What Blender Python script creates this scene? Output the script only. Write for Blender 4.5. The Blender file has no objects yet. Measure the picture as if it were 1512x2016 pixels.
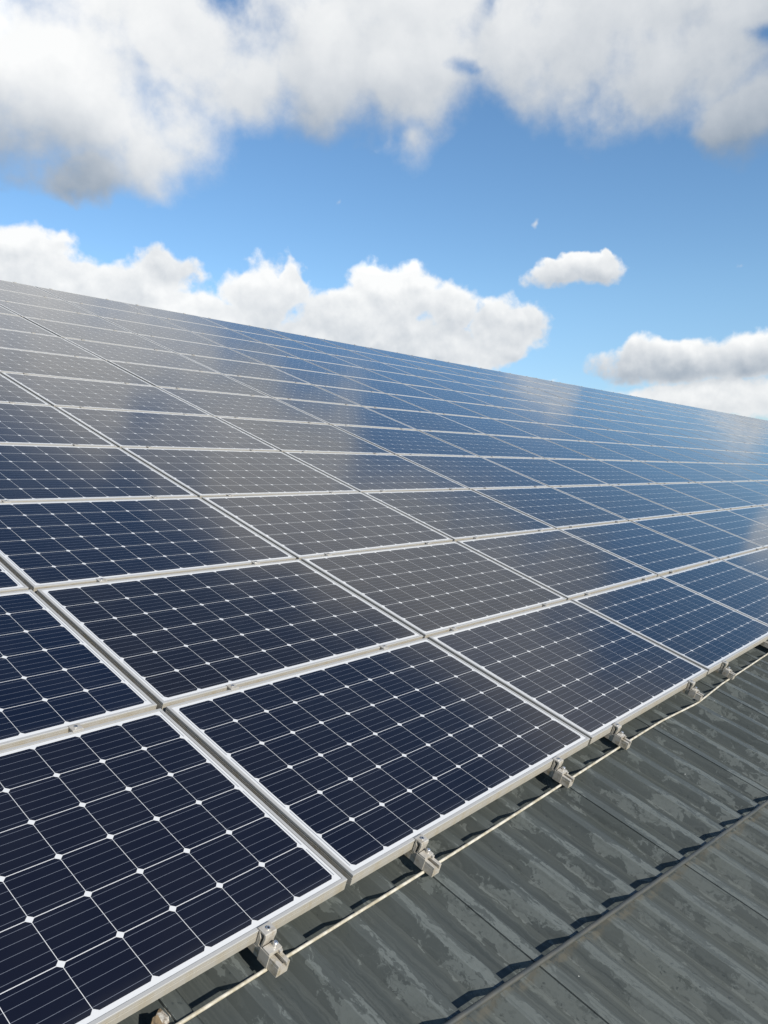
import bpy, bmesh, math, random
from mathutils import Vector, Matrix
import numpy as np

random.seed(7)
C = bpy.context.scene.collection
SC = bpy.context.scene
PI = math.pi

# ---------------------------------------------------------------- camera
EAVE = 6.0                                   # height of the array's lower edge above the ground
cam_right = Vector((0.63589988, -0.77177156, 0.0))
cam_up = Vector((0.03771946, 0.03107889, 0.99880496))
cam_fwd = Vector((0.77084926, 0.63513995, -0.04887387))
cam_loc = Vector((-1.80482, -1.60979, 1.23236 + EAVE))
cd = bpy.data.cameras.new('camera')
cam = bpy.data.objects.new('camera', cd)
C.objects.link(cam)
m3 = Matrix((cam_right, cam_up, -cam_fwd)).transposed()
cam.matrix_world = Matrix.Translation(cam_loc) @ m3.to_4x4()
cd.sensor_fit = 'HORIZONTAL'
cd.sensor_width = 36.0
FPX = 1591.75
cd.lens = 36.0 * FPX / 1512.0
cd.clip_start = 0.05
cd.clip_end = 20000
SC.camera = cam

# ---------------------------------------------------------------- light and sky
SUN = Vector((-0.200, -1.360, 0.563)).normalized()
SUN_EL = math.asin(SUN.z)
SUN_ROT = math.atan2(SUN.x, SUN.y)
sd = bpy.data.lights.new('sun', 'SUN')
sd.energy = 5.0
sd.angle = math.radians(0.5)
sd.color = (1.0, 0.94, 0.85)
sun = bpy.data.objects.new('sun', sd)
sun.rotation_euler = (-SUN).to_track_quat('-Z', 'Y').to_euler()
C.objects.link(sun)

SC.view_settings.view_transform = 'Standard'
SC.view_settings.look = 'None'
SC.view_settings.exposure = 0.42
SC.view_settings.gamma = 1.0

HEAD = math.atan2(cam_fwd.y, cam_fwd.x)       # azimuths below count from the view's heading, degrees, right positive
# cloud bodies: azimuth, elevation, half-width, half-height (degrees), solidity, brightness at top and at base
CLOUDS = [
    (22.5, 25.2, 5.0, 3.4, 0.9, 0.76, 0.60),
    (-14.5, 26.0, 5.0, 3.8, 1.0, 1.0, 0.86),
    (-12.5, 25.6, 6.5, 4.4, 1.0, 0.95, 0.80), (8.0, 26.4, 6.5, 4.6, 1.0, 0.86, 0.68), (-2.0, 9.6, 9.5, 2.6, 1.0, 0.90, 0.76), (-19.0, 11.8, 8.0, 2.4, 1.0, 0.90, 0.80),
    (-6.0, 29.6, 34.0, 6.2, 0.88, 0.92, 0.74), (24.0, 28.0, 16.0, 6.0, 0.9, 0.80, 0.66),
    (-21.0, 23.6, 9.5, 6.6, 1.0, 1.12, 0.66), (-26.0, 21.6, 8.5, 4.6, 1.0, 0.90, 0.44), (-15.0, 21.8, 5.0, 4.4, 1.0, 1.02, 0.80),
    (-18.0, 29.5, 11.0, 5.5, 1.0, 1.0, 0.95), (-20.0, 19.0, 5.0, 2.4, 0.9, 0.62, 0.45),
    (-4.3, 27.3, 7.4, 5.0, 1.0, 1.03, 0.66), (-9.6, 25.2, 4.6, 3.4, 1.0, 0.82, 0.70), (-8.0, 30.5, 8.0, 3.0, 1.0, 0.95, 0.85),
    (3.0, 26.6, 5.6, 4.6, 1.0, 1.0, 0.66), (2.4, 22.0, 3.6, 3.8, 0.20, 0.80, 0.72),
    (9.0, 25.2, 5.0, 4.0, 0.95, 0.80, 0.64), (14.0, 26.8, 7.0, 4.8, 1.0, 0.88, 0.70), (17.2, 24.6, 5.2, 3.2, 1.0, 0.78, 0.62),
    (24.6, 22.2, 4.6, 5.2, 0.6, 0.62, 0.44), (5.0, 31.0, 12.0, 4.0, 1.0, 0.97, 0.85), (19.0, 30.5, 11.0, 4.4, 1.0, 0.84, 0.70),
    (32.0, 28.0, 9.0, 6.5, 1.0, 0.80, 0.55), (-36.0, 27.0, 10.0, 10.0, 1.0, 1.0, 0.7),
    (-24.2, 13.7, 5.6, 2.3, 1.0, 1.0, 0.76), (-20.0, 12.7, 4.0, 1.8, 1.0, 0.98, 0.78), (-15.4, 13.3, 3.2, 1.9, 0.92, 0.86, 0.74),
    (-20.0, 10.6, 9.0, 2.2, 1.0, 0.96, 0.78), (-14.0, 11.2, 3.4, 1.6, 1.0, 1.03, 0.86),
    (-9.0, 11.8, 3.6, 3.0, 1.0, 1.0, 0.70), (-6.2, 12.8, 1.4, 1.7, 0.95, 0.96, 0.82), (-11.2, 10.2, 4.2, 2.2, 1.0, 0.98, 0.72),
    (0.5, 12.0, 3.9, 3.0, 1.0, 1.05, 0.72), (-3.4, 11.0, 4.0, 2.2, 1.0, 0.92, 0.72), (-2.0, 8.8, 10.0, 2.4, 1.0, 0.78, 0.80),
    (4.6, 10.9, 3.4, 2.3, 1.0, 0.98, 0.72), (8.4, 9.9, 3.4, 2.5, 1.0, 0.90, 0.72), (8.3, 8.4, 2.4, 1.5, 1.0, 0.92, 0.78), (4.5, 8.8, 4.6, 1.9, 1.0, 0.82, 0.84),
    (12.6, 13.2, 3.0, 1.35, 1.0, 0.98, 0.64), (14.6, 13.4, 2.4, 1.35, 1.0, 0.96, 0.66), (13.3, 14.1, 1.3, 0.9, 0.9, 0.98, 0.8), (15.5, 14.2, 0.8, 0.9, 0.8, 0.96, 0.8), (11.4, 13.8, 0.9, 0.8, 0.8, 0.96, 0.8), (10.2, 16.7, 2.2, 1.8, -0.04, 0.8, 0.7), (-3.1, 18.2, 0.9, 1.1, -0.10, 0.8, 0.7),
    (19.6, 7.2, 5.6, 2.0, 1.0, 0.92, 0.50), (23.8, 7.2, 4.6, 2.0, 1.0, 0.98, 0.54), (21.5, 4.6, 8.5, 1.6, 1.0, 0.98, 0.80), (11.2, 5.9, 1.6, 0.6, 0.5, 0.95, 0.85),
    (24.2, 13.1, 2.0, 1.1, -0.06, 0.75, 0.65), (33.0, 11.6, 3.4, 2.3, 0.8, 1.0, 0.85), (40.0, 14.0, 5.5, 4.5, 1.0, 1.2, 1.0), (-29.0, 27.5, 7.5, 6.5, 1.0, 1.55, 1.35),
    (-36.0, 13.0, 9.0, 4.0, 1.0, 0.97, 0.7), (50.0, 22.0, 8.0, 5.0, 0.9, 0.97, 0.7), (-56.0, 18.0, 9.0, 5.0, 1.0, 0.97, 0.7),
    (68.0, 12.0, 12.0, 5.0, 1.0, 0.97, 0.7), (-85.0, 24.0, 14.0, 7.0, 1.0, 0.97, 0.7), (-120.0, 12.0, 14.0, 6.0, 1.0, 0.97, 0.7), (160.0, 12.0, 14.0, 5.0, 0.9, 0.97, 0.7),
]
# blue openings in the big bank
HOLES = [(-10.8, 29.2, 2.0, 1.7, 0.85), (5.0, 26.4, 1.5, 0.9, 0.42), (24.6, 25.8, 2.0, 1.0, 0.45), (7.6, 29.5, 1.6, 1.0, 0.45)]


class NT:
    """small helper to wire shader nodes"""
    def __init__(self, tree):
        self.t = tree
        self.n = tree.nodes
        self.l = tree.links

    def put(self, sock, v):
        if v is None:
            return
        if isinstance(v, bpy.types.NodeSocket):
            self.l.new(v, sock)
        else:
            sock.default_value = v

    def math(self, op, a, b=None, c=None, clamp=False):
        n = self.n.new('ShaderNodeMath')
        n.operation = op
        n.use_clamp = clamp
        for s, v in zip(n.inputs, (a, b, c)):
            self.put(s, v)
        return n.outputs[0]

    def vmath(self, op, a, b=None, c=None):
        n = self.n.new('ShaderNodeVectorMath')
        n.operation = op
        ins = [n.inputs[0], n.inputs[1], n.inputs[2]]
        for s, v in zip(ins, (a, b, c)):
            self.put(s, v)
        return n.outputs['Value'] if op in ('LENGTH', 'DOT_PRODUCT', 'DISTANCE') else n.outputs['Vector']

    def scale(self, a, k):
        n = self.n.new('ShaderNodeVectorMath')
        n.operation = 'SCALE'
        self.put(n.inputs[0], a)
        self.put(n.inputs['Scale'], k)
        return n.outputs['Vector']

    def sep(self, v):
        n = self.n.new('ShaderNodeSeparateXYZ')
        self.put(n.inputs[0], v)
        return n.outputs

    def comb(self, x=0.0, y=0.0, z=0.0):
        n = self.n.new('ShaderNodeCombineXYZ')
        for s, v in zip(n.inputs, (x, y, z)):
            self.put(s, v)
        return n.outputs[0]

    def noise(self, vec, scale, detail=4.0, rough=0.5, dist=0.0, out='Fac', lac=2.0):
        n = self.n.new('ShaderNodeTexNoise')
        self.put(n.inputs['Vector'], vec)
        self.put(n.inputs['Scale'], scale)
        n.inputs['Detail'].default_value = detail
        n.inputs['Roughness'].default_value = rough
        n.inputs['Lacunarity'].default_value = lac
        n.inputs['Distortion'].default_value = dist
        return n.outputs[out]

    def voronoi(self, vec, scale, feature='F1', out='Distance', rnd=1.0):
        n = self.n.new('ShaderNodeTexVoronoi')
        n.feature = feature
        self.put(n.inputs['Vector'], vec)
        self.put(n.inputs['Scale'], scale)
        n.inputs['Randomness'].default_value = rnd
        return n.outputs[out]

    def ramp(self, v, a, b, lo=0.0, hi=1.0, smooth=True):
        n = self.n.new('ShaderNodeMapRange')
        n.interpolation_type = 'SMOOTHSTEP' if smooth else 'LINEAR'
        n.clamp = True
        self.put(n.inputs[0], v)
        for s, x in zip(n.inputs[1:5], (a, b, lo, hi)):
            self.put(s, x)
        return n.outputs[0]

    def mix(self, f, a, b):
        n = self.n.new('ShaderNodeMix')
        n.data_type = 'RGBA'
        self.put(n.inputs['Factor'], f)
        for nm, v in (('A', a), ('B', b)):
            s = [q for q in n.inputs if q.name == nm and q.type == 'RGBA'][0]
            if isinstance(v, (tuple, list)) and len(v) == 3:
                v = (*v, 1.0)
            self.put(s, v)
        return [q for q in n.outputs if q.type == 'RGBA'][0]

    def objco(self):
        return self.n.new('ShaderNodeTexCoord').outputs['Object']


def cloud_group():
    g = bpy.data.node_groups.new('cloud_density', 'ShaderNodeTree')
    g.interface.new_socket('Direction', in_out='INPUT', socket_type='NodeSocketVector')
    g.interface.new_socket('Density', in_out='OUTPUT', socket_type='NodeSocketFloat')
    g.interface.new_socket('Brightness', in_out='OUTPUT', socket_type='NodeSocketFloat')
    g.interface.new_socket('Elevation', in_out='OUTPUT', socket_type='NodeSocketFloat')
    N = NT(g)
    gi = g.nodes.new('NodeGroupInput')
    go = g.nodes.new('NodeGroupOutput')
    d = N.vmath('NORMALIZE', gi.outputs[0])
    F = (math.cos(HEAD), math.sin(HEAD), 0.0)
    R = (math.sin(HEAD), -math.cos(HEAD), 0.0)
    z = N.sep(d)[2]
    az = N.math('MULTIPLY', N.math('ARCTAN2', N.vmath('DOT_PRODUCT', d, R), N.vmath('DOT_PRODUCT', d, F)), 180 / PI)
    el = N.math('MULTIPLY', N.math('ARCSINE', z), 180 / PI)
    # warp
    w = N.noise(d, 9.0, 4.0, 0.5, out='Color')
    w2 = N.noise(d, 32.0, 4.0, 0.55, out='Color')
    wv = N.vmath('ADD', N.scale(N.vmath('SUBTRACT', w, (0.5, 0.5, 0.5)), 5.0), N.scale(N.vmath('SUBTRACT', w2, (0.5, 0.5, 0.5)), 1.6))
    p = N.vmath('ADD', N.comb(az, el, 0.0), N.vmath('MULTIPLY', wv, (1.0, 0.55, 0.0)))
    acc = ws = ls = None
    for a, e, sa, se, wt, top, base in CLOUDS:
        # the tiny term only makes the bodies evaluate one after the other
        pi = p if acc is None else N.vmath('MULTIPLY_ADD', ls, (1e-7, 1e-7, 0.0), p)
        q = N.vmath('MULTIPLY_ADD', pi, (1 / sa, 1 / se, 0), (-a / sa, -e / se, 0))
        v = N.math('SUBTRACT', 1.0 + (wt - 1.0) * 0.8, N.vmath('LENGTH', q))
        wgt = N.math('POWER', N.math('MAXIMUM', N.math('ADD', v, 0.30), 0.0), 2.0)
        lum = N.math('MULTIPLY_ADD', N.sep(q)[1], (top - base) * 0.85, (top + base) / 2)
        if acc is None:
            acc, ws, ls = v, wgt, N.math('MULTIPLY', wgt, lum)
        else:
            n = g.nodes.new('ShaderNodeMath')
            n.operation = 'SMOOTH_MAX'
            N.put(n.inputs[0], acc)
            N.put(n.inputs[1], v)
            n.inputs[2].default_value = 0.12
            acc = n.outputs[0]
            ws = N.math('ADD', ws, wgt)
            ls = N.math('MULTIPLY_ADD', wgt, lum, ls)
    for a, e, sa, se, wt in HOLES:
        q = N.vmath('MULTIPLY_ADD', N.vmath('MULTIPLY_ADD', acc, (1e-7, 1e-7, 0.0), p), (1 / sa, 1 / se, 0), (-a / sa, -e / se, 0))
        v = N.ramp(N.vmath('LENGTH', q), 1.2, 0.0, 0.0, wt)
        acc = N.math('SUBTRACT', acc, v)
    acc = N.math('MINIMUM', N.math('MAXIMUM', acc, -1.0), 0.60)
    N.put(go.inputs[0], acc)
    N.put(go.inputs[1], N.math('DIVIDE', ls, N.math('MAXIMUM', ws, 0.0001)))
    N.put(go.inputs[2], el)
    return g


def build_world():
    w = bpy.data.worlds.new('World')
    SC.world = w
    w.use_nodes = True
    t = w.node_tree
    t.nodes.clear()
    N = NT(t)
    out = t.nodes.new('ShaderNodeOutputWorld')
    sky = t.nodes.new('ShaderNodeTexSky')
    sky.sky_type = 'NISHITA'
    sky.sun_disc = False
    sky.sun_elevation = SUN_EL
    sky.sun_rotation = SUN_ROT
    sky.altitude = 50
    sky.air_density = 1.0
    sky.dust_density = 0.15
    sky.ozone_density = 2.5
    hs = t.nodes.new('ShaderNodeHueSaturation')
    hs.inputs['Saturation'].default_value = 1.13
    t.links.new(sky.outputs[0], hs.inputs['Color'])
    low_air = N.ramp(N.math('MULTIPLY', N.math('ARCSINE', N.sep(N.vmath('NORMALIZE', t.nodes.new('ShaderNodeTexCoord').outputs['Generated']))[2]), 180 / PI), 2.0, 13.0)
    airy = N.n.new('ShaderNodeMix')
    airy.data_type = 'RGBA'
    airy.blend_type = 'MULTIPLY'
    airy.inputs['Factor'].default_value = 1.0
    N.put(airy.inputs[6], hs.outputs[0])
    N.put(airy.inputs[7], N.mix(low_air, (0.70, 0.77, 0.93), (1.0, 1.0, 1.0)))
    bg = t.nodes.new('ShaderNodeBackground')
    bg.inputs['Strength'].default_value = SKY_STRENGTH
    t.links.new(airy.outputs[2], bg.inputs['Color'])
    d = N.vmath('NORMALIZE', t.nodes.new('ShaderNodeTexCoord').outputs['Generated'])
    gn = t.nodes.new('ShaderNodeGroup')
    gn.node_tree = cloud_group()
    N.put(gn.inputs[0], d)
    acc, lum, el = gn.outputs
    toward = Vector((cam_right.x * 0.35, cam_right.y * 0.35, 0.94)).normalized()

    high = N.ramp(el, 15.5, 19.5)                    # the near bank overhead is softer than the far heaps
    low = N.math('SUBTRACT', 1.0, high)

    def heap(v):
        n1 = N.noise(v, 24.0, 8.0, 0.56)
        n2 = N.voronoi(N.vmath('ADD', v, N.scale(N.noise(v, 30.0, 3.0, 0.5, out='Color'), 0.045)), 33.0, 'SMOOTH_F1')
        return N.math('SUBTRACT', N.math('MULTIPLY', N.math('SUBTRACT', n1, 0.5), 1.05), N.math('MULTIPLY', N.math('SUBTRACT', n2, 0.40), 0.50))

    def bank(v):
        return N.math('MULTIPLY', N.math('SUBTRACT', N.noise(v, 9.0, 9.0, 0.55), 0.5), 1.9)

    h0, h1 = heap(d), heap(N.vmath('ADD', d, tuple(toward * 0.010)))
    b0, b1 = bank(d), bank(N.vmath('ADD', d, tuple(toward * 0.035)))
    dens = N.math('ADD', acc, N.math('ADD', N.math('MULTIPLY', h0, low), N.math('MULTIPLY', b0, high)))
    cover = N.ramp(dens, N.math('MULTIPLY', high, -0.10), N.math('MULTIPLY_ADD', high, 0.30, 0.30))
    sh = N.math('ADD', N.math('MULTIPLY', N.math('SUBTRACT', h0, h1), N.math('MULTIPLY', low, 0.36)),
                N.math('MULTIPLY', N.math('SUBTRACT', b0, b1), N.math('MULTIPLY', high, 0.20)))
    edge = N.ramp(dens, 0.05, 0.45, 0.07, 0.0)
    f = N.math('ADD', N.math('ADD', lum, sh), N.math('MULTIPLY', edge, low))
    f = N.ramp(f, 0.42, 1.0, smooth=False)
    col = N.mix(f, (0.205, 0.255, 0.32), (0.745, 0.748, 0.742))
    bc = t.nodes.new('ShaderNodeBackground')
    N.put(bc.inputs['Strength'], N.ramp(lum, 1.06, 1.6, 1.0, 2.2, False))       # the thin sunlit parts outshine white
    t.links.new(col, bc.inputs['Color'])
    ms = t.nodes.new('ShaderNodeMixShader')
    t.links.new(N.math('MULTIPLY', cover, 0.97), ms.inputs[0])
    t.links.new(bg.outputs[0], ms.inputs[1])
    t.links.new(bc.outputs[0], ms.inputs[2])
    t.links.new(ms.outputs[0], out.inputs['Surface'])
    w.cycles.sampling_method = 'MANUAL'
    w.cycles.sample_map_resolution = 512


SKY_STRENGTH = 0.122
build_world()

# ---------------------------------------------------------------- roof frame of reference
SL = math.radians(20.2787)
SAG = 0.00040                                 # the old roof plane is slightly dished up the slope
EU = Vector((1, 0, 0))
EV = Vector((0, math.cos(SL), math.sin(SL)))
EN = Vector((0, -math.sin(SL), math.cos(SL)))
ORI = Vector((0, 0, EAVE))


def W(u, v, w=0.0):
    return ORI + EU * u + EV * v + EN * (w + SAG * v * v)


def tilt(v):
    return SL + math.atan(2 * SAG * v)


def to_px(u, v, w=0.0):
    d = W(u, v, w) - cam_loc
    z = d.dot(cam_fwd)
    if z < 0.05:
        return None
    return (756 + FPX * d.dot(cam_right) / z, 1008 - FPX * d.dot(cam_up) / z)


# ---------------------------------------------------------------- object helpers
def tag(o, label=None, cat=None, group=None, kind=None):
    for k, v in (('label', label), ('category', cat), ('group', group), ('kind', kind)):
        if v:
            o[k] = v
    return o


def mesh_from(name, verts, faces, mats, idx=None, smooth=False):
    me = bpy.data.meshes.new(name)
    me.from_pydata([tuple(v) for v in verts], [], faces)
    for m in mats:
        me.materials.append(m)
    if idx:
        for p, i in zip(me.polygons, idx):
            p.material_index = i
    if smooth:
        for p in me.polygons:
            p.use_smooth = True
    me.update()
    return me


def bm_mesh(name, bm, mats, smooth=False):
    bmesh.ops.recalc_face_normals(bm, faces=bm.faces)
    me = bpy.data.meshes.new(name)
    bm.to_mesh(me)
    bm.free()
    for m in mats:
        me.materials.append(m)
    if smooth:
        for p in me.polygons:
            p.use_smooth = True
    return me


def link(name, data, parent=None, loc=(0, 0, 0), rot=(0, 0, 0)):
    o = bpy.data.objects.new(name, data)
    C.objects.link(o)
    o.parent = parent
    o.location = loc
    o.rotation_euler = rot
    return o


def box(bm, x0, x1, y0, y1, z0, z1, bevel=0.0):
    r = bmesh.ops.create_cube(bm, size=1.0)
    vs = r['verts']
    for v in vs:
        v.co = Vector(((x0 + x1) / 2 + v.co.x * (x1 - x0), (y0 + y1) / 2 + v.co.y * (y1 - y0), (z0 + z1) / 2 + v.co.z * (z1 - z0)))
    if bevel:
        es = list({e for v in vs for e in v.link_edges})
        bmesh.ops.bevel(bm, geom=es, offset=bevel, segments=2, affect='EDGES', profile=0.6)


def cyl(bm, x, y, z0, z1, r, n=16, r2=None):
    m = Matrix.Translation((x, y, (z0 + z1) / 2))
    bmesh.ops.create_cone(bm, cap_ends=True, segments=n, radius1=r, radius2=r if r2 is None else r2, depth=z1 - z0, matrix=m)


def prism_x(bm, pts, x0, x1):
    """closed outline (y, z) pushed along x"""
    a = [bm.verts.new((x0, y, z)) for y, z in pts]
    b = [bm.verts.new((x1, y, z)) for y, z in pts]
    n = len(pts)
    for i in range(n):
        j = (i + 1) % n
        bm.faces.new((a[i], a[j], b[j], b[i]))
    bm.faces.new(a[::-1])
    bm.faces.new(b)


def prism_y(bm, pts, y0, y1, cuts=()):
    ys = [y0, *cuts, y1]
    rows = [[bm.verts.new((x, y, z + SAG * y * y)) for x, z in pts] for y in ys]
    n = len(pts)
    for a, b in zip(rows, rows[1:]):
        for i in range(n):
            j = (i + 1) % n
            bm.faces.new((a[i], a[j], b[j], b[i]))
    bm.faces.new(rows[0][::-1])
    bm.faces.new(rows[-1])


def prism_y_flat(bm, pts, y0, y1):
    a = [bm.verts.new((x, y0, z)) for x, z in pts]
    b = [bm.verts.new((x, y1, z)) for x, z in pts]
    n = len(pts)
    for i in range(n):
        j = (i + 1) % n
        bm.faces.new((a[i], a[j], b[j], b[i]))
    bm.faces.new(a[::-1])
    bm.faces.new(b)


def tube(pts, r, n=10, wob=0.0):
    bm = bmesh.new()
    rings = []
    up = EN
    for i, p in enumerate(pts):
        t = (pts[min(i + 1, len(pts) - 1)] - pts[max(i - 1, 0)]).normalized()
        s = t.cross(up).normalized()
        q = s.cross(t)
        rr = r * (1 + wob * random.uniform(-1, 1))
        rings.append([bm.verts.new(p + (s * math.cos(2 * PI * k / n) + q * math.sin(2 * PI * k / n)) * rr) for k in range(n)])
    for a, b in zip(rings, rings[1:]):
        for k in range(n):
            bm.faces.new((a[k], a[(k + 1) % n], b[(k + 1) % n], b[k]))
    bm.faces.new(rings[0])
    bm.faces.new(rings[-1][::-1])
    return bm


# ---------------------------------------------------------------- materials
def new_mat(name):
    m = bpy.data.materials.new(name)
    m.use_nodes = True
    t = m.node_tree
    t.nodes.clear()
    N = NT(t)
    o = t.nodes.new('ShaderNodeOutputMaterial')
    b = t.nodes.new('ShaderNodeBsdfPrincipled')
    t.links.new(b.outputs[0], o.inputs[0])
    return m, N, b


PU, PV = 1.675, 1.0286
PW, PH, PT = 1.650, 1.0066, 0.040


def mat_cells():
    m, N, b = new_mat('solar_glass')
    s = N.sep(N.objco())
    pit = 0.159
    cu = N.math('DIVIDE', N.math('SUBTRACT', s[0], (PW - 10 * pit) / 2), pit)
    cv = N.math('DIVIDE', N.math('SUBTRACT', s[1], (PH - 6 * pit) / 2), pit)
    fu = N.math('SUBTRACT', N.math('FRACT', cu), 0.5)
    fv = N.math('SUBTRACT', N.math('FRACT', cv), 0.5)
    au = N.math('MULTIPLY', N.math('ABSOLUTE', fu), pit)
    av = N.math('MULTIPLY', N.math('ABSOLUTE', fv), pit)
    lt = lambda a, x: N.math('LESS_THAN', a, x)
    gt = lambda a, x: N.math('GREATER_THAN', a, x)
    mul = lambda *xs: xs[0] if len(xs) == 1 else N.math('MULTIPLY', xs[0], mul(*xs[1:]))
    inr = mul(gt(cu, 0.0), lt(cu, 10.0), gt(cv, 0.0), lt(cv, 6.0))
    cell = mul(inr, lt(au, 0.0787), lt(av, 0.0783), lt(N.math('ADD', au, av), 0.0787 + 0.0783 - 0.0108))
    # five silver conductors per cell, running along the row
    fb = N.math('ABSOLUTE', N.math('SUBTRACT', N.math('FRACT', N.math('MULTIPLY', cv, 5.0)), 0.5))
    bus = mul(inr, lt(fb, 0.5 * 0.0011 / (pit / 5)))
    # dashed collector ribbons at both ends
    ru = N.math('ABSOLUTE', N.math('SUBTRACT', s[0], PW / 2))
    band = mul(gt(ru, 5 * pit + 0.0048), lt(ru, 5 * pit + 0.0085), gt(cv, 0.06), lt(cv, 5.94))
    side = gt(s[0], PW / 2)
    dash = lt(N.math('FRACT', N.math('ADD', N.math('MULTIPLY', cv, 0.5), N.math('MULTIPLY', side, 0.5))), 0.93)
    rib = mul(band, dash)
    oi = N.n.new('ShaderNodeObjectInfo')
    rnd = oi.outputs['Random']
    # every cell has a very slightly different tone
    wn = N.n.new('ShaderNodeTexWhiteNoise')
    wn.noise_dimensions = '3D'
    N.put(wn.inputs['Vector'], N.comb(N.math('FLOOR', cu), N.math('FLOOR', cv), N.math('MULTIPLY', rnd, 57.0)))
    cellcol = N.mix(rnd, (0.0085, 0.0068, 0.0080), (0.0030, 0.0054, 0.0160))
    cellcol = N.mix(N.math('MULTIPLY', wn.outputs['Value'], 0.35), cellcol, (0.0040, 0.0050, 0.0120))
    col = N.mix(cell, (0.54, 0.54, 0.53), cellcol)
    col = N.mix(N.math('MULTIPLY', bus, N.math('ADD', N.math('MULTIPLY', cell, 0.30), 0.12)), col, (0.33, 0.36, 0.42))
    col = N.mix(rib, col, (0.23, 0.24, 0.25))
    # dark sealant line where the glass meets the frame
    ed = N.math('MINIMUM', N.math('SUBTRACT', PW / 2, ru), N.math('SUBTRACT', PH / 2, N.math('ABSOLUTE', N.math('SUBTRACT', s[1], PH / 2))))
    col = N.mix(lt(ed, 0.0132), col, (0.17, 0.17, 0.165))
    # thin uneven film of dust, a little heavier along the lower edge
    oc = N.objco()
    shift = N.vmath('ADD', oc, N.comb(N.math('MULTIPLY', rnd, 91.0), N.math('MULTIPLY', rnd, 33.0), 0.0))
    dn = N.noise(shift, 3.0, 5.0, 0.6)
    low = N.ramp(s[1], 0.07, 0.012, 0.0, 0.022)
    spots = N.ramp(N.voronoi(shift, 17.0), 0.045, 0.02, 0.0, 0.10)
    spots = mul(spots, N.ramp(N.noise(shift, 1.7, 2.0), 0.58, 0.66))
    dust = N.math('ADD', N.math('ADD', N.ramp(dn, 0.35, 0.75, 0.001, 0.008), low), spots)
    col = N.mix(dust, col, (0.42, 0.40, 0.36))
    N.put(b.inputs['Base Color'], col)
    N.put(b.inputs['Roughness'], N.ramp(dn, 0.3, 0.75, 0.095, 0.14))
    b.inputs['IOR'].default_value = 1.44
    return m


def mat_frame():
    m, N, b = new_mat('anodised_frame')
    g = N.n.new('ShaderNodeNewGeometry')
    oc = N.objco()
    rnd = N.n.new('ShaderNodeObjectInfo').outputs['Random']
    shift = N.vmath('ADD', oc, N.comb(N.math('MULTIPLY', rnd, 71.0), 0.0, 0.0))
    z = N.sep(oc)[2]
    sidew = N.ramp(z, -0.0015, -0.007)
    grime = N.noise(N.vmath('MULTIPLY', shift, (22.0, 22.0, 3.0)), 1.0, 5.0, 0.65)
    blot = N.noise(shift, 5.0, 4.0, 0.6)
    k = N.math('MULTIPLY', sidew, N.math('ADD', N.ramp(grime, 0.40, 0.7, 0.40, 0.85), N.ramp(blot, 0.45, 0.75, 0.0, 0.25)))
    col = N.mix(k, (0.34, 0.335, 0.32), (0.26, 0.23, 0.17))
    streak = N.ramp(N.noise(N.vmath('MULTIPLY', shift, (160.0, 160.0, 6.0)), 1.0, 2.0), 0.66, 0.72, 0.0, 0.35)
    col = N.mix(N.math('MULTIPLY', streak, sidew), col, (0.24, 0.20, 0.15))
    N.put(b.inputs['Base Color'], col)
    b.inputs['Metallic'].default_value = 0.08
    N.put(b.inputs['Roughness'], N.ramp(grime, 0.3, 0.7, 0.38, 0.6))
    return m


def mat_alu(name, base, dirt, amount, metallic=0.45, rough=0.38):
    m, N, b = new_mat(name)
    oc = N.objco()
    rnd = N.n.new('ShaderNodeObjectInfo').outputs['Random']
    sh = N.vmath('ADD', oc, N.comb(N.math('MULTIPLY', rnd, 37.0), N.math('MULTIPLY', rnd, 11.0), 0.0))
    n1 = N.noise(sh, 38.0, 6.0, 0.65)
    n2 = N.noise(N.vmath('MULTIPLY', sh, (240.0, 30.0, 30.0)), 1.0, 3.0)
    k = N.math('ADD', N.ramp(n1, 0.42, 0.72, 0.0, amount), N.ramp(n2, 0.6, 0.75, 0.0, amount * 0.5), clamp=True)
    N.put(b.inputs['Base Color'], N.mix(k, base, dirt))
    b.inputs['Metallic'].default_value = metallic
    N.put(b.inputs['Roughness'], N.ramp(n1, 0.3, 0.7, rough, rough + 0.22))
    return m


RIB = 0.1990
RIB_TOP, PAN = -0.088, -0.130
R0 = -0.013                                   # right-hand upper edge of one rib


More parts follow.
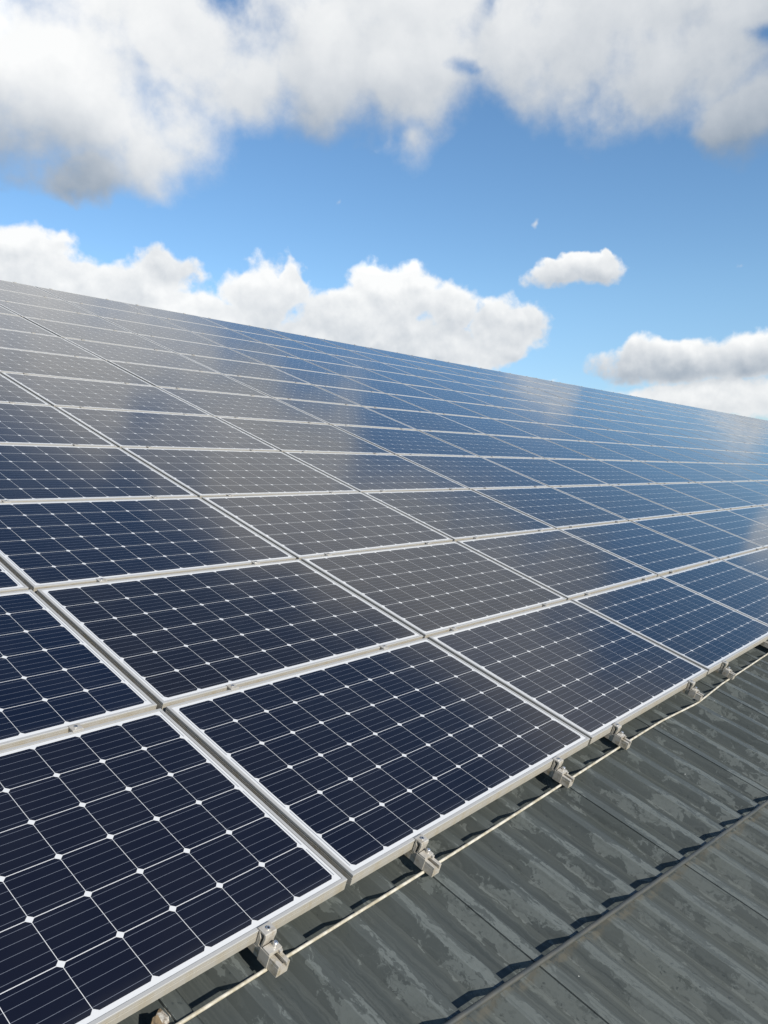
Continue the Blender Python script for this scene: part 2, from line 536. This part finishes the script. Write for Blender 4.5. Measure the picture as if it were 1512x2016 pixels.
def mat_roof():
    m, N, b = new_mat('coated_roof_steel')
    oc = N.objco()
    s = N.sep(oc)
    u, v = s[0], s[1]
    ph = N.math('FRACT', N.math('DIVIDE', N.math('SUBTRACT', u, R0), RIB))        # 0 right edge of rib top, .15 .. .61 pan, .76 .. 1 rib top
    # dried water marks: ragged tongues of pale film on the rising webs and rib tops, pans stay darker
    warp = N.scale(N.vmath('SUBTRACT', N.noise(N.vmath('MULTIPLY', oc, (1.0, 0.6, 1.0)), 14.0, 5.0, 0.62, out='Color'), (0.5, 0.5, 0.5)), 0.075)
    pw = N.vmath('ADD', oc, warp)
    a = N.noise(N.vmath('MULTIPLY', pw, (17.0, 4.2, 1.0)), 1.0, 7.0, 0.62)
    dpp = N.math('ADD', N.math('ADD', v, 0.480), N.math('MULTIPLY', u, 0.100))        # distance up from the grey pipe
    fine = N.noise(N.vmath('MULTIPLY', pw, (120.0, 48.0, 1.0)), 1.0, 4.0, 0.65)
    mid = N.noise(N.vmath('MULTIPLY', pw, (38.0, 15.0, 1.0)), 1.0, 5.0, 0.6)
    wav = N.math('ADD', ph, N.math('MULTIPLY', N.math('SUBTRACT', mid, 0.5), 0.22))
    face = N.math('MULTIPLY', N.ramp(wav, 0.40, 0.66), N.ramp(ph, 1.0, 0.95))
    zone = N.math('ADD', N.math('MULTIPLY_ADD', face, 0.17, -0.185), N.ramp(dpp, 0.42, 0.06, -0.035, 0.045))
    t = N.math('ADD', N.math('ADD', a, zone), N.math('MULTIPLY', N.math('SUBTRACT', mid, 0.5), 0.34))
    t = N.math('ADD', t, N.math('MULTIPLY', N.math('SUBTRACT', fine, 0.5), 0.24))
    mark = N.ramp(t, 0.50, 0.56)
    rim = N.math('MULTIPLY', N.ramp(t, 0.495, 0.52), N.ramp(t, 0.565, 0.53))
    holes = N.ramp(N.voronoi(N.vmath('MULTIPLY', pw, (1.0, 0.45, 1.0)), 62.0), 0.34, 0.20)
    holes = N.math('MULTIPLY', holes, N.ramp(N.noise(oc, 11.0, 3.0), 0.47, 0.60))
    mark = N.math('MULTIPLY', mark, N.math('MULTIPLY_ADD', holes, -0.6, 1.0))
    mark = N.math('MULTIPLY', mark, N.ramp(fine, 0.30, 0.55, 0.55, 1.0))
    # long runs, stronger below the grey pipe
    st = N.noise(N.vmath('MULTIPLY', N.vmath('ADD', oc, N.scale(warp, 0.25)), (64.0, 1.1, 1.0)), 1.0, 5.0, 0.6)
    below = N.ramp(N.math('ADD', v, N.math('MULTIPLY', u, 0.1)), -0.52, -0.40, 1.0, 0.35)
    runs = N.math('MULTIPLY', N.ramp(st, 0.52, 0.60), below)
    runs_dark = N.math('MULTIPLY', N.ramp(st, 0.42, 0.36), below)
    big = N.noise(oc, 1.6, 3.0, 0.5)
    col = N.mix(N.ramp(big, 0.3, 0.7), (0.041, 0.047, 0.045), (0.052, 0.059, 0.056))
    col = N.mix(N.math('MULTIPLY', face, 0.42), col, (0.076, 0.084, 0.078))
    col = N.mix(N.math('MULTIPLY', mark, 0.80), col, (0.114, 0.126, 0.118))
    col = N.mix(N.math('MULTIPLY', rim, 0.35), col, (0.15, 0.165, 0.155))
    col = N.mix(N.math('MULTIPLY', N.ramp(dpp, 0.01, -0.01), 0.35), col, (0.088, 0.096, 0.088))
    col = N.mix(N.math('MULTIPLY', runs, 0.45), col, (0.096, 0.105, 0.096))
    col = N.mix(N.math('MULTIPLY', runs_dark, 0.55), col, (0.036, 0.042, 0.040))
    # algae tint in the gutters of the profile
    alg = N.math('MULTIPLY', N.ramp(N.noise(oc, 3.3, 4.0), 0.52, 0.7), N.ramp(ph, 0.05, 0.2, 1.0, 0.25))
    # faint long rain runs everywhere
    rr = N.noise(N.vmath('MULTIPLY', pw, (110.0, 1.6, 1.0)), 1.0, 4.0, 0.6)
    col = N.mix(N.ramp(rr, 0.50, 0.68, 0.0, 0.34), col, (0.092, 0.101, 0.094))
    col = N.mix(N.ramp(rr, 0.46, 0.32, 0.0, 0.38), col, (0.032, 0.037, 0.035))
    col = N.mix(N.math('MULTIPLY', alg, 0.40), col, (0.055, 0.058, 0.035))
    # dirt washed up against the grey pipe
    dp = N.math('ADD', N.math('ADD', v, 0.480), N.math('MULTIPLY_ADD', N.math('MULTIPLY', u, u), -0.003, N.math('MULTIPLY', u, 0.106)))
    dirt = N.math('MULTIPLY', N.ramp(dp, -0.030, -0.010), N.ramp(dp, 0.010, 0.0))
    dirt = N.math('MULTIPLY', dirt, N.ramp(N.noise(oc, 40.0, 5.0, 0.65), 0.36, 0.60))
    col = N.mix(N.math('MULTIPLY', dirt, 0.75), col, (0.100, 0.094, 0.074))
    # drops and specks
    vs = N.vmath('MULTIPLY', pw, (1.6, 0.7, 1.0))
    dots = N.math('MULTIPLY', N.ramp(N.voronoi(vs, 44.0), 0.20, 0.10), N.ramp(N.noise(oc, 6.0, 2.0), 0.50, 0.58))
    col = N.mix(N.math('MULTIPLY', dots, 0.65), col, (0.030, 0.036, 0.036))
    vs2 = N.voronoi(oc, 9.0)
    col = N.mix(N.ramp(vs2, 0.030, 0.018, 0.0, 0.9), col, (0.50, 0.50, 0.46))
    N.put(b.inputs['Base Color'], col)
    b.inputs['Specular IOR Level'].default_value = 0.16
    rough = N.math('ADD', N.ramp(mark, 0.0, 1.0, 0.40, 0.58), N.math('MULTIPLY', runs, 0.06))
    N.put(b.inputs['Roughness'], rough)
    bp = N.n.new('ShaderNodeBump')
    bp.inputs['Strength'].default_value = 0.35
    bp.inputs['Distance'].default_value = 0.006
    N.put(bp.inputs['Height'], N.math('ADD', N.noise(N.vmath('MULTIPLY', oc, (7.0, 1.2, 1.0)), 1.0, 3.0), N.math('MULTIPLY', fine, 0.06)))
    N.put(b.inputs['Normal'], bp.outputs[0])
    return m


def mat_simple(name, c1, c2, scale, rough=0.7, metallic=0.0, bump=0.0, stretch=(1, 1, 1)):
    m, N, b = new_mat(name)
    oc = N.objco()
    n = N.noise(N.vmath('MULTIPLY', oc, stretch), scale, 6.0, 0.6)
    N.put(b.inputs['Base Color'], N.mix(N.ramp(n, 0.35, 0.65), c1, c2))
    b.inputs['Roughness'].default_value = rough
    b.inputs['Metallic'].default_value = metallic
    if bump:
        bp = N.n.new('ShaderNodeBump')
        bp.inputs['Strength'].default_value = 0.6
        bp.inputs['Distance'].default_value = bump
        N.put(bp.inputs['Height'], n)
        N.put(b.inputs['Normal'], bp.outputs[0])
    return m


M_CELL = mat_cells()
M_FRAME = mat_frame()
M_ROOF = mat_roof()
M_RAIL = mat_alu('weathered_rail', (0.41, 0.38, 0.33), (0.20, 0.16, 0.085), 0.85, 0.2)
M_CLAMP = mat_alu('clamp_aluminium', (0.42, 0.395, 0.35), (0.23, 0.19, 0.13), 0.75, 0.3)
M_STEEL = mat_alu('stainless_bolt', (0.62, 0.62, 0.62), (0.40, 0.37, 0.32), 0.2, 0.9, 0.22)
M_DARK = mat_simple('bolt_socket', (0.02, 0.02, 0.02), (0.035, 0.034, 0.032), 200, 0.5)
M_CABLE = mat_simple('white_cable', (0.47, 0.44, 0.37), (0.30, 0.265, 0.19), 26, 0.5)
M_PIPE = mat_simple('grey_pipe', (0.036, 0.041, 0.041), (0.062, 0.060, 0.050), 9, 0.55)
M_LUMP = mat_simple('weathered_lump', (0.46, 0.44, 0.39), (0.12, 0.085, 0.05), 60, 0.9, bump=0.003)
M_BARK = mat_simple('brown_flake', (0.05, 0.035, 0.02), (0.14, 0.10, 0.055), 60, 0.9, bump=0.002)
M_WALL = mat_simple('wall_sheet', (0.30, 0.31, 0.30), (0.36, 0.36, 0.34), 3, 0.6)
M_GRASS = mat_simple('meadow', (0.045, 0.075, 0.02), (0.085, 0.10, 0.035), 0.4, 0.9)

# ---------------------------------------------------------------- setting: ground and the shed that carries the roof
gs = 4000.0
g = link('ground', mesh_from('ground', [(-gs, -gs, 0), (gs, -gs, 0), (gs, gs, 0), (-gs, gs, 0)], [(0, 1, 2, 3)], [M_GRASS]))
tag(g, kind='structure')

U0, U1 = -9.0, 66.0
V0, V1 = -5.2, 12.68
shed = link('shed', None, None, W(0, 0, 0), (SL, 0, 0))
tag(shed, 'long shed with a dark grey-green ribbed metal roof below the solar panels', 'building')


def roof_profile():
    pts = []
    k0 = math.floor((U0 - R0) / RIB)
    k1 = math.ceil((U1 - R0) / RIB)
    for k in range(k0, k1):
        e = R0 + k * RIB
        if k % 5 == 2:        # side lap of two sheets: a narrow slot on the near edge of this rib
            pts += [(e - 0.083, PAN), (e - 0.080, PAN + 0.001), (e - 0.0512, RIB_TOP - 0.0030), (e - 0.0511, RIB_TOP - 0.020), (e - 0.0470, RIB_TOP - 0.020), (e - 0.0469, RIB_TOP - 0.0004),
                    (e - 0.0455, RIB_TOP), (e - 0.0025, RIB_TOP), (e, RIB_TOP - 0.0010), (e + 0.0285, PAN + 0.0010), (e + 0.031, PAN)]
            continue
        else:
            pts += [(e - 0.083, PAN), (e - 0.080, PAN + 0.001)]
        pts += [(e - 0.0505, RIB_TOP - 0.0008), (e - 0.048, RIB_TOP), (e - 0.0025, RIB_TOP), (e, RIB_TOP - 0.0010), (e + 0.0285, PAN + 0.0010), (e + 0.031, PAN)]
    return pts


prof = roof_profile()
vs, fs = [], []
vcuts = [V0, -1.5, -0.5, 0.0] + [0.5 * q for q in range(1, 25)] + [V1]
for v in vcuts:
    vs += [(x, v, z + SAG * v * v) for x, z in prof]
n = len(prof)
for j in range(len(vcuts) - 1):
    for i in range(n - 1):
        fs.append((j * n + i, j * n + i + 1, (j + 1) * n + i + 1, (j + 1) * n + i))
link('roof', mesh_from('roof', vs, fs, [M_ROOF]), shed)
# the far slope, the ridge cap and the walls
sub = Matrix.Rotation(-SL, 4, 'X')


def shed_part(name, wverts, faces, mat):
    inv = (Matrix.Translation(W(0, 0, 0)) @ Matrix.Rotation(SL, 4, 'X')).inverted()
    return link(name, mesh_from(name, [inv @ Vector(v) for v in wverts], faces, [mat]), shed)


rg = W(0, V1, RIB_TOP)
ev = W(0, V0, PAN - 0.02)
far_y, far_z = 2 * rg.y - ev.y, ev.z
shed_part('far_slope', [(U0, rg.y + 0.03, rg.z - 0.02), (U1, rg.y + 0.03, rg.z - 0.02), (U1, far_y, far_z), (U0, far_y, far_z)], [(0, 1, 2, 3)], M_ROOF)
shed_part('ridge_cap', [(U0, rg.y - 0.16, rg.z - 0.050), (U1, rg.y - 0.16, rg.z - 0.050), (U1, rg.y + 0.02, rg.z + 0.014), (U0, rg.y + 0.02, rg.z + 0.014), (U0, rg.y + 0.2, rg.z - 0.05), (U1, rg.y + 0.2, rg.z - 0.05)],
          [(0, 1, 2, 3), (3, 2, 5, 4)], M_ROOF)
y0, y1 = ev.y + 0.35, far_y - 0.35
zt0 = ev.z + 0.35 * math.tan(SL) - 0.03
wx0, wx1 = U0 + 0.3, U1 - 0.3
zr = rg.z - 0.16
shed_part('wall', [(wx0, y0, 0), (wx1, y0, 0), (wx1, y0, zt0), (wx0, y0, zt0)], [(0, 1, 2, 3)], M_WALL)
shed_part('wall', [(wx0, y1, 0), (wx1, y1, 0), (wx1, y1, zt0), (wx0, y1, zt0)], [(3, 2, 1, 0)], M_WALL)
for x in (wx0 + 0.002, wx1 - 0.002):
    shed_part('wall', [(x, y0, 0), (x, y1, 0), (x, y1, zt0), (x, rg.y, zr), (x, y0, zt0)], [(0, 1, 2, 3, 4)], M_WALL)

# ---------------------------------------------------------------- solar panels
def frame_mesh():
    # section: inset from the outer face, height
    sec = [(0.0115, -0.0030), (0.0115, -0.0004), (0.0110, 0.0), (0.0009, 0.0), (0.0, -0.0009), (0.0, -0.0100), (0.0030, -0.0106), (0.0030, -0.0130),
           (0.0, -0.0137), (0.0, -0.0185), (0.0010, -0.0190), (0.0010, -0.0200), (0.0, -0.0205), (0.0, -PT + 0.0006), (0.0006, -PT), (0.030, -PT), (0.030, -PT + 0.002), (0.0045, -PT + 0.002), (0.0045, -0.0060), (0.0115, -0.0060)]
    vs, fs = [], []
    for s, z in sec:
        vs += [(s, s, z), (PW - s, s, z), (PW - s, PH - s, z), (s, PH - s, z)]
    n = len(sec)
    for i in range(n):
        j = (i + 1) % n
        for k in range(4):
            l = (k + 1) % 4
            fs.append((4 * i + k, 4 * j + k, 4 * j + l, 4 * i + l))
    me = mesh_from('panel_frame', vs, fs, [M_FRAME])
    bm = bmesh.new()
    bm.from_mesh(me)
    bmesh.ops.recalc_face_normals(bm, faces=bm.faces)
    bm.to_mesh(me)
    bm.free()
    return me


e = 0.0105
ME_FRAME = frame_mesh()
bmg = bmesh.new()
box(bmg, e, PW - e, e, PH - e, -0.0055, -0.0016)
ME_GLASS = bm_mesh('panel_glass', bmg, [M_CELL])

NAMES = ('first second third fourth fifth sixth seventh eighth ninth tenth eleventh twelfth thirteenth fourteenth fifteenth sixteenth seventeenth '
         'eighteenth nineteenth').split()
TENS = {2: 'twent', 3: 'thirt', 4: 'fort', 5: 'fift', 6: 'sixt', 7: 'sevent'}


def ordinal(i):                                # 0 -> first
    k = i + 1
    if k < 20:
        return NAMES[k - 1]
    t, r = divmod(k, 10)
    return TENS[t] + 'ieth' if r == 0 else TENS[t] + 'y-' + NAMES[r - 1]


def row_name(k):
    return 'bottom' if k == 0 else 'top' if k == 11 else ordinal(k)


def seen_area(u0, u1, v0, v1):
    """rough share of a rectangle's image that lies in the picture, in photo pixels"""
    cnt, ps = 0, []
    for a in range(9):
        for c in range(9):
            p = to_px(u0 + (u1 - u0) * (a + .5) / 9, v0 + (v1 - v0) * (c + .5) / 9)
            if p and 0 <= p[0] <= 1512 and 0 <= p[1] <= 2016:
                cnt += 1
    return cnt


ROWS = 12
panel_list = []
for k in range(ROWS):
    vis = []
    for i in range(-4, 48):
        if seen_area(i * PU, i * PU + PW, k * PV, k * PV + PH) > 0:
            vis.append(i)
    a, b = min(vis), max(vis)
    panel_list.append((a, b))
print('panels in view', sum(b - a + 1 for a, b in panel_list), panel_list)

proto = None
parts = []


def place_panel(i, k, label, group):
    global proto, parts
    # every panel sits a hair out of plane, as mounted
    rx, ry = random.gauss(0, 0.0017), random.gauss(0, 0.0017)
    lift = 0.0
    rot = (Matrix.Rotation(tilt(k * PV + PH / 2), 3, 'X') @ Matrix.Rotation(rx, 3, 'X') @ Matrix.Rotation(ry, 3, 'Y'))
    cen = W(i * PU + PW / 2 + random.gauss(0, 0.0012), k * PV + PH / 2 + random.gauss(0, 0.0008), 0)
    loc = cen - rot @ Vector((PW / 2, PH / 2, 0))
    if proto is None:
        proto = link('solar_panel', None)
        parts = [link('frame', ME_FRAME, proto), link('glass', ME_GLASS, proto)]
        o = proto
    else:
        o = proto.copy()
        C.objects.link(o)
        for ch in parts:
            c = ch.copy()
            C.objects.link(c)
            c.parent = o
    o.location = loc
    o.rotation_euler = rot.to_euler()
    tag(o, label, 'solar panel', group)
    return o


for k in range(ROWS):
    a, b = panel_list[k]
    for q, i in enumerate(range(a, b + 1)):
        rn = {0: 'the bottom row beside the bare roof', 11: 'the top row along the ridge'}.get(k, 'the %s row above the bare roof' % ordinal(k))
        place_panel(i, k, 'solar panel in %s, %s from the left' % (rn, ordinal(q)), 'solar panels of the roof array')
    for i in (a - 1, b + 1, b + 2):
        place_panel(i, k, 'solar panel continuing the array just past the edge of the photo', 'solar panels of the roof array')

# ---------------------------------------------------------------- clamps
RAIL_OFF = (0.275, 1.333)


def rail_u(i):
    """the two rails under one panel column; the first columns are spaced a little differently"""
    return {0: (0.333, 1.312), -1: (-1.365, -0.362), 1: (1.925, 2.990)}.get(i, (i * PU + RAIL_OFF[0], i * PU + RAIL_OFF[1]))
CW = 0.040


def mid_clamp_mesh():
    bm = bmesh.new()
    g0 = PV - PH
    # channel: two lips on the frames and a trough between, seen as a plate with a low front
    prism_x(bm, [(-g0 - 0.007, 0.0004), (0.007, 0.0004), (0.007, 0.0035), (0.004, 0.0048), (-g0 - 0.004, 0.0048), (-g0 - 0.007, 0.0035)], -CW / 2, CW / 2)
    box(bm, -CW / 2 + 0.002, CW / 2 - 0.002, -g0 + 0.0035, -0.0035, -0.034, 0.0006)
    return bm_mesh('mid_clamp', bm, [M_CLAMP])


def bolt_mesh(r=0.0066):
    bm = bmesh.new()
    cyl(bm, 0, 0, 0.0, 0.0042, r, 20, r * 0.93)
    me = bm_mesh('bolt', bm, [M_STEEL, M_DARK])
    bm = bmesh.new()
    bm.from_mesh(me)
    top = max(bm.faces, key=lambda f: f.calc_center_median().z)
    r1 = bmesh.ops.inset_individual(bm, faces=[top], thickness=r * 0.42)
    for f in [top]:
        ex = bmesh.ops.extrude_discrete_faces(bm, faces=[f])
        for nf in ex['faces']:
            nf.material_index = 1
            for v in nf.verts:
                v.co.z -= 0.0032
            for e_ in nf.edges:
                for lf in e_.link_faces:
                    lf.material_index = 1
    bm.to_mesh(me)
    bm.free()
    return me


def end_clamp_mesh():
    """hook over the frame, a leg standing on the rail and an inner plate against the panel"""
    bm = bmesh.new()
    prism_x(bm, [(0.007, 0.0005), (0.007, 0.0036), (0.004, 0.0050), (-0.0255, 0.0050), (-0.0285, 0.0030), (-0.0300, -0.006), (-0.0255, -0.0400), (-0.0205, -0.0400),
                 (-0.0240, -0.0060), (-0.0225, 0.0005)], -CW / 2, CW / 2)
    prism_x(bm, [(-0.0035, 0.0006), (-0.0035, -0.0400), (-0.0125, -0.0400), (-0.0145, -0.0160), (-0.0085, -0.0070), (-0.0065, 0.0006)], -CW / 2 - 0.001, CW / 2 + 0.001)
    return bm_mesh('end_clamp', bm, [M_CLAMP])


def saddle_mesh():
    bm = bmesh.new()
    box(bm, -0.0235, 0.0235, -0.060, -0.031, -0.0400, -0.0290, 0.0018)
    box(bm, -0.0245, -0.0212, -0.062, -0.024, -0.0762, -0.0350, 0.0008)
    box(bm, 0.0212, 0.0245, -0.062, -0.024, -0.0762, -0.0350, 0.0008)
    box(bm, 0.010, 0.0200, -0.068, -0.058, -0.0398, -0.0310, 0.001)
    return bm_mesh('saddle', bm, [M_CLAMP])


def peg_mesh():
    bm = bmesh.new()
    cyl(bm, 0.008, -0.045, -0.0290, -0.0175, 0.0068, 18)
    cyl(bm, 0.008, -0.045, -0.0175, -0.0162, 0.0068, 18, 0.0052)
    return bm_mesh('saddle_bolt', bm, [M_STEEL])


ME_MID, ME_BOLT, ME_END, ME_SADDLE, ME_PEG = mid_clamp_mesh(), bolt_mesh(), end_clamp_mesh(), saddle_mesh(), peg_mesh()
ROT = (SL, 0, 0)

clamps = []                                     # (distance, row gap, u)
for gap in range(0, ROWS + 1):
    vg = gap * PV if gap < ROWS else (ROWS - 1) * PV + PH
    row = panel_list[min(gap, ROWS - 1)]
    row2 = panel_list[max(gap - 1, 0)]
    us = []
    for i in range(min(row[0], row2[0]), max(row[1], row2[1]) + 1):
        for u in rail_u(i):
            p = to_px(u, vg, 0.0)
            if p and 4 < p[0] < 1508 and 4 < p[1] < 2012:
                us.append(u)
    us.sort()
    for q, u in enumerate(us):
        d = (W(u, vg, 0) - cam_loc).length
        clamps.append((d, gap, q, u, vg))
clamps.sort()
print('clamps', len(clamps))
rest = []
protos = {}


def copy_thing(o, children):
    c = o.copy()
    C.objects.link(c)
    for ch in children:
        cc = ch.copy()
        C.objects.link(cc)
        cc.parent = c
    return c


for idx, (d, gap, q, u, vg) in enumerate(clamps):
    if idx >= 300:
        rest.append((u, vg, gap))
        continue
    jit = random.uniform(-0.006, 0.006)
    if gap == 0:
        lab = 'end clamp gripping the lower edge of the bottom panel row, %s from the left' % ordinal(q)
        key, grp, cat = 'end', 'end clamps along the lower panel edge', 'clamp'
        if key not in protos:
            o = link('end_clamp', ME_END, None)
            kids = [link('bolt', ME_BOLT, o, (0.001, -0.0125, 0.0049)), link('saddle', ME_SADDLE, o), link('saddle_bolt', ME_PEG, o)]
            protos[key] = (o, kids)
        else:
            o = copy_thing(*protos[key])
        loc, rot = W(u, vg, 0), (tilt(vg), 0, 0)
    elif gap == ROWS:
        lab = 'end clamp on the upper edge of the top panel row, %s from the left' % ordinal(q)
        key, grp, cat = 'ridge', 'end clamps along the upper panel edge', 'clamp'
        if key not in protos:
            o = link('end_clamp', ME_END, None)
            protos[key] = (o, [])
        else:
            o = copy_thing(*protos[key])
        loc, rot = W(u, vg, 0), (Matrix.Rotation(tilt(vg), 3, 'X') @ Matrix.Rotation(PI, 3, 'Z')).to_euler()
    else:
        lab = 'mid clamp between the %s and %s panel rows, %s from the left' % (row_name(gap - 1), row_name(gap), ordinal(q))
        near = d < 9.0
        key, grp, cat = ('mid' if near else 'mid_far'), 'mid clamps between the panel rows', 'clamp'
        if key not in protos:
            o = link('mid_clamp', ME_MID, None)
            kids = [link('bolt', ME_BOLT, o, (0, -0.011, 0.0047))] if near else []
            protos[key] = (o, kids)
        else:
            o = copy_thing(*protos[key])
        loc, rot = W(u + jit, vg, 0), (tilt(vg), 0, 0)
    o.location = loc
    o.rotation_euler = rot
    tag(o, lab, cat, grp)
if rest:
    bm = bmesh.new()
    for u, vg, gap in rest:
        if gap == ROWS:
            box(bm, u - CW / 2, u + CW / 2, vg - 0.007, vg + 0.028, -0.03 + SAG * vg * vg, 0.0050 + SAG * vg * vg)
        else:
            box(bm, u - CW / 2, u + CW / 2, vg - 0.029, vg + 0.007, 0.0004 + SAG * vg * vg, 0.0048 + SAG * vg * vg)
    o = link('distant_clamps', bm_mesh('distant_clamps', bm, [M_CLAMP]), None, W(0, 0, 0), ROT)
    tag(o, 'tiny far-off clamps dotted along the distant panel rows', 'clamps', None, 'stuff')

# ---------------------------------------------------------------- rails under the panels
def rail_mesh(length):
    bm = bmesh.new()
    h0, h1, hw = -0.0766, -0.0402, 0.0205
    pts = [(-hw, h0), (hw, h0), (hw, h1), (0.0075, h1), (0.0075, h1 - 0.005), (0.0120, h1 - 0.005), (0.0120, h1 - 0.017), (-0.0120, h1 - 0.017), (-0.0120, h1 - 0.005),
           (-0.0075, h1 - 0.005), (-0.0075, h1), (-hw, h1), (-hw, h1 - 0.006), (-hw + 0.0012, h1 - 0.0066), (-hw + 0.0012, h1 - 0.0086), (-hw, h1 - 0.0092)]
    prism_y(bm, pts, 0.0, length, [q * 1.0 for q in range(1, int(length) + 1)])
    return bm_mesh('rail', bm, [M_RAIL])


def foot_mesh():
    bm = bmesh.new()
    for y in (0.20, 2.2, 4.2, 6.2, 8.2, 10.2, 12.0):
        box(bm, -0.019, 0.019, y, y + 0.10, RIB_TOP - 0.040 + SAG * y * y, -0.0768 + SAG * y * y)
    return bm_mesh('rail_foot', bm, [M_RAIL])


ME_RAIL, ME_FOOT = rail_mesh(12.42), foot_mesh()
rails = []
for i in range(-1, 4):
    for u in rail_u(i):
        p = to_px(u, -0.086, -0.05)
        if p and -40 < p[0] < 1560 and p[1] < 2050:
            rails.append(u)
r0 = None
for q, u in enumerate(rails):
    if r0 is None:
        o = r0 = link('mounting_rail', ME_RAIL)
        rk = [link('rail_foot', ME_FOOT, o)]
    else:
        o = copy_thing(r0, rk)
    o.location = W(u, -0.092 - 0.012 * random.random(), 0)
    o.rotation_euler = ROT
    tag(o, 'aluminium rail end sticking out below the panels, %s from the left' % ordinal(q), 'rail', 'mounting rails under the panels')
print('rails', rails)

# ---------------------------------------------------------------- white cable, grey pipe, lump of debris
pts = []
nseg = 240
for s in range(nseg + 1):
    u = -3.2 + 20.0 * s / nseg
    v = -0.0635 - 0.003 * min(u, 4.0) - 0.003 * math.sin(u * 2.3)
    if u > 2.45:
        v -= 0.022 * max(0.0, 1 - abs(u - 2.95) / 0.5)
    w = RIB_TOP + 0.0057
    pts.append(W(u, v, w))
o = link('cable', bm_mesh('cable', tube(pts, 0.0052, 10, 0.05), [M_CABLE], True))
tag(o, 'thin off-white cable running under the rail ends along the lower panel edge', 'cable')

pts = []
for s in range(141):
    u = -3.0 + 12.0 * s / 140
    v = -0.480 - 0.106 * u + 0.003 * u * u - 0.002 * math.sin(u * 1.7 + 0.6)
    pts.append(W(u, v, RIB_TOP + 0.0082 + 0.0003 * math.sin(u * 9)))
o = link('pipe', bm_mesh('pipe', tube(pts, 0.0080, 14), [M_PIPE], True))
tag(o, 'dark grey pipe lying slantwise across the roof ribs below the panels', 'pipe')


def lump():
    bm = bmesh.new()
    bmesh.ops.create_icosphere(bm, subdivisions=4, radius=1.0)
    rr = random.Random(3)
    dirs = [Vector((rr.gauss(0, 1), rr.gauss(0, 1), rr.gauss(0, 1))).normalized() for _ in range(26)]
    offs = [rr.uniform(0.55, 0.95) for _ in dirs]
    for v in bm.verts:
        d = v.co.normalized()
        r = 1.0
        for q, h in zip(dirs, offs):
            c = d.dot(q)
            if c > 0.05:
                r = min(r, h / c)
        v.co = Vector((d.x * r * 0.044, d.y * r * 0.034, d.z * r * 0.020))
    return bm_mesh('lump', bm, [M_LUMP])


lo = link('debris_lump', lump(), None, W(-0.668, -0.014, PAN + 0.020), (SL + 0.15, 0.1, 0.5))
tag(lo, 'crusty white and brown lump of debris lying beside the cable', 'debris')
bm = bmesh.new()
pl = [(-0.045, -0.01), (-0.02, -0.026), (0.012, -0.02), (0.032, 0.004), (0.018, 0.016), (-0.015, 0.012)]
a = [bm.verts.new((x, y, 0.004 * math.sin(x * 90))) for x, y in pl]
bb = [bm.verts.new((x, y, 0.006 + 0.004 * math.sin(x * 90))) for x, y in pl]
for i in range(6):
    j = (i + 1) % 6
    bm.faces.new((a[i], a[j], bb[j], bb[i]))
bm.faces.new(a[::-1])
bm.faces.new(bb)
link('flake', bm_mesh('flake', bm, [M_BARK]), lo, (-0.05, 0.004, 0.004), (0.2, -0.3, 0.4))
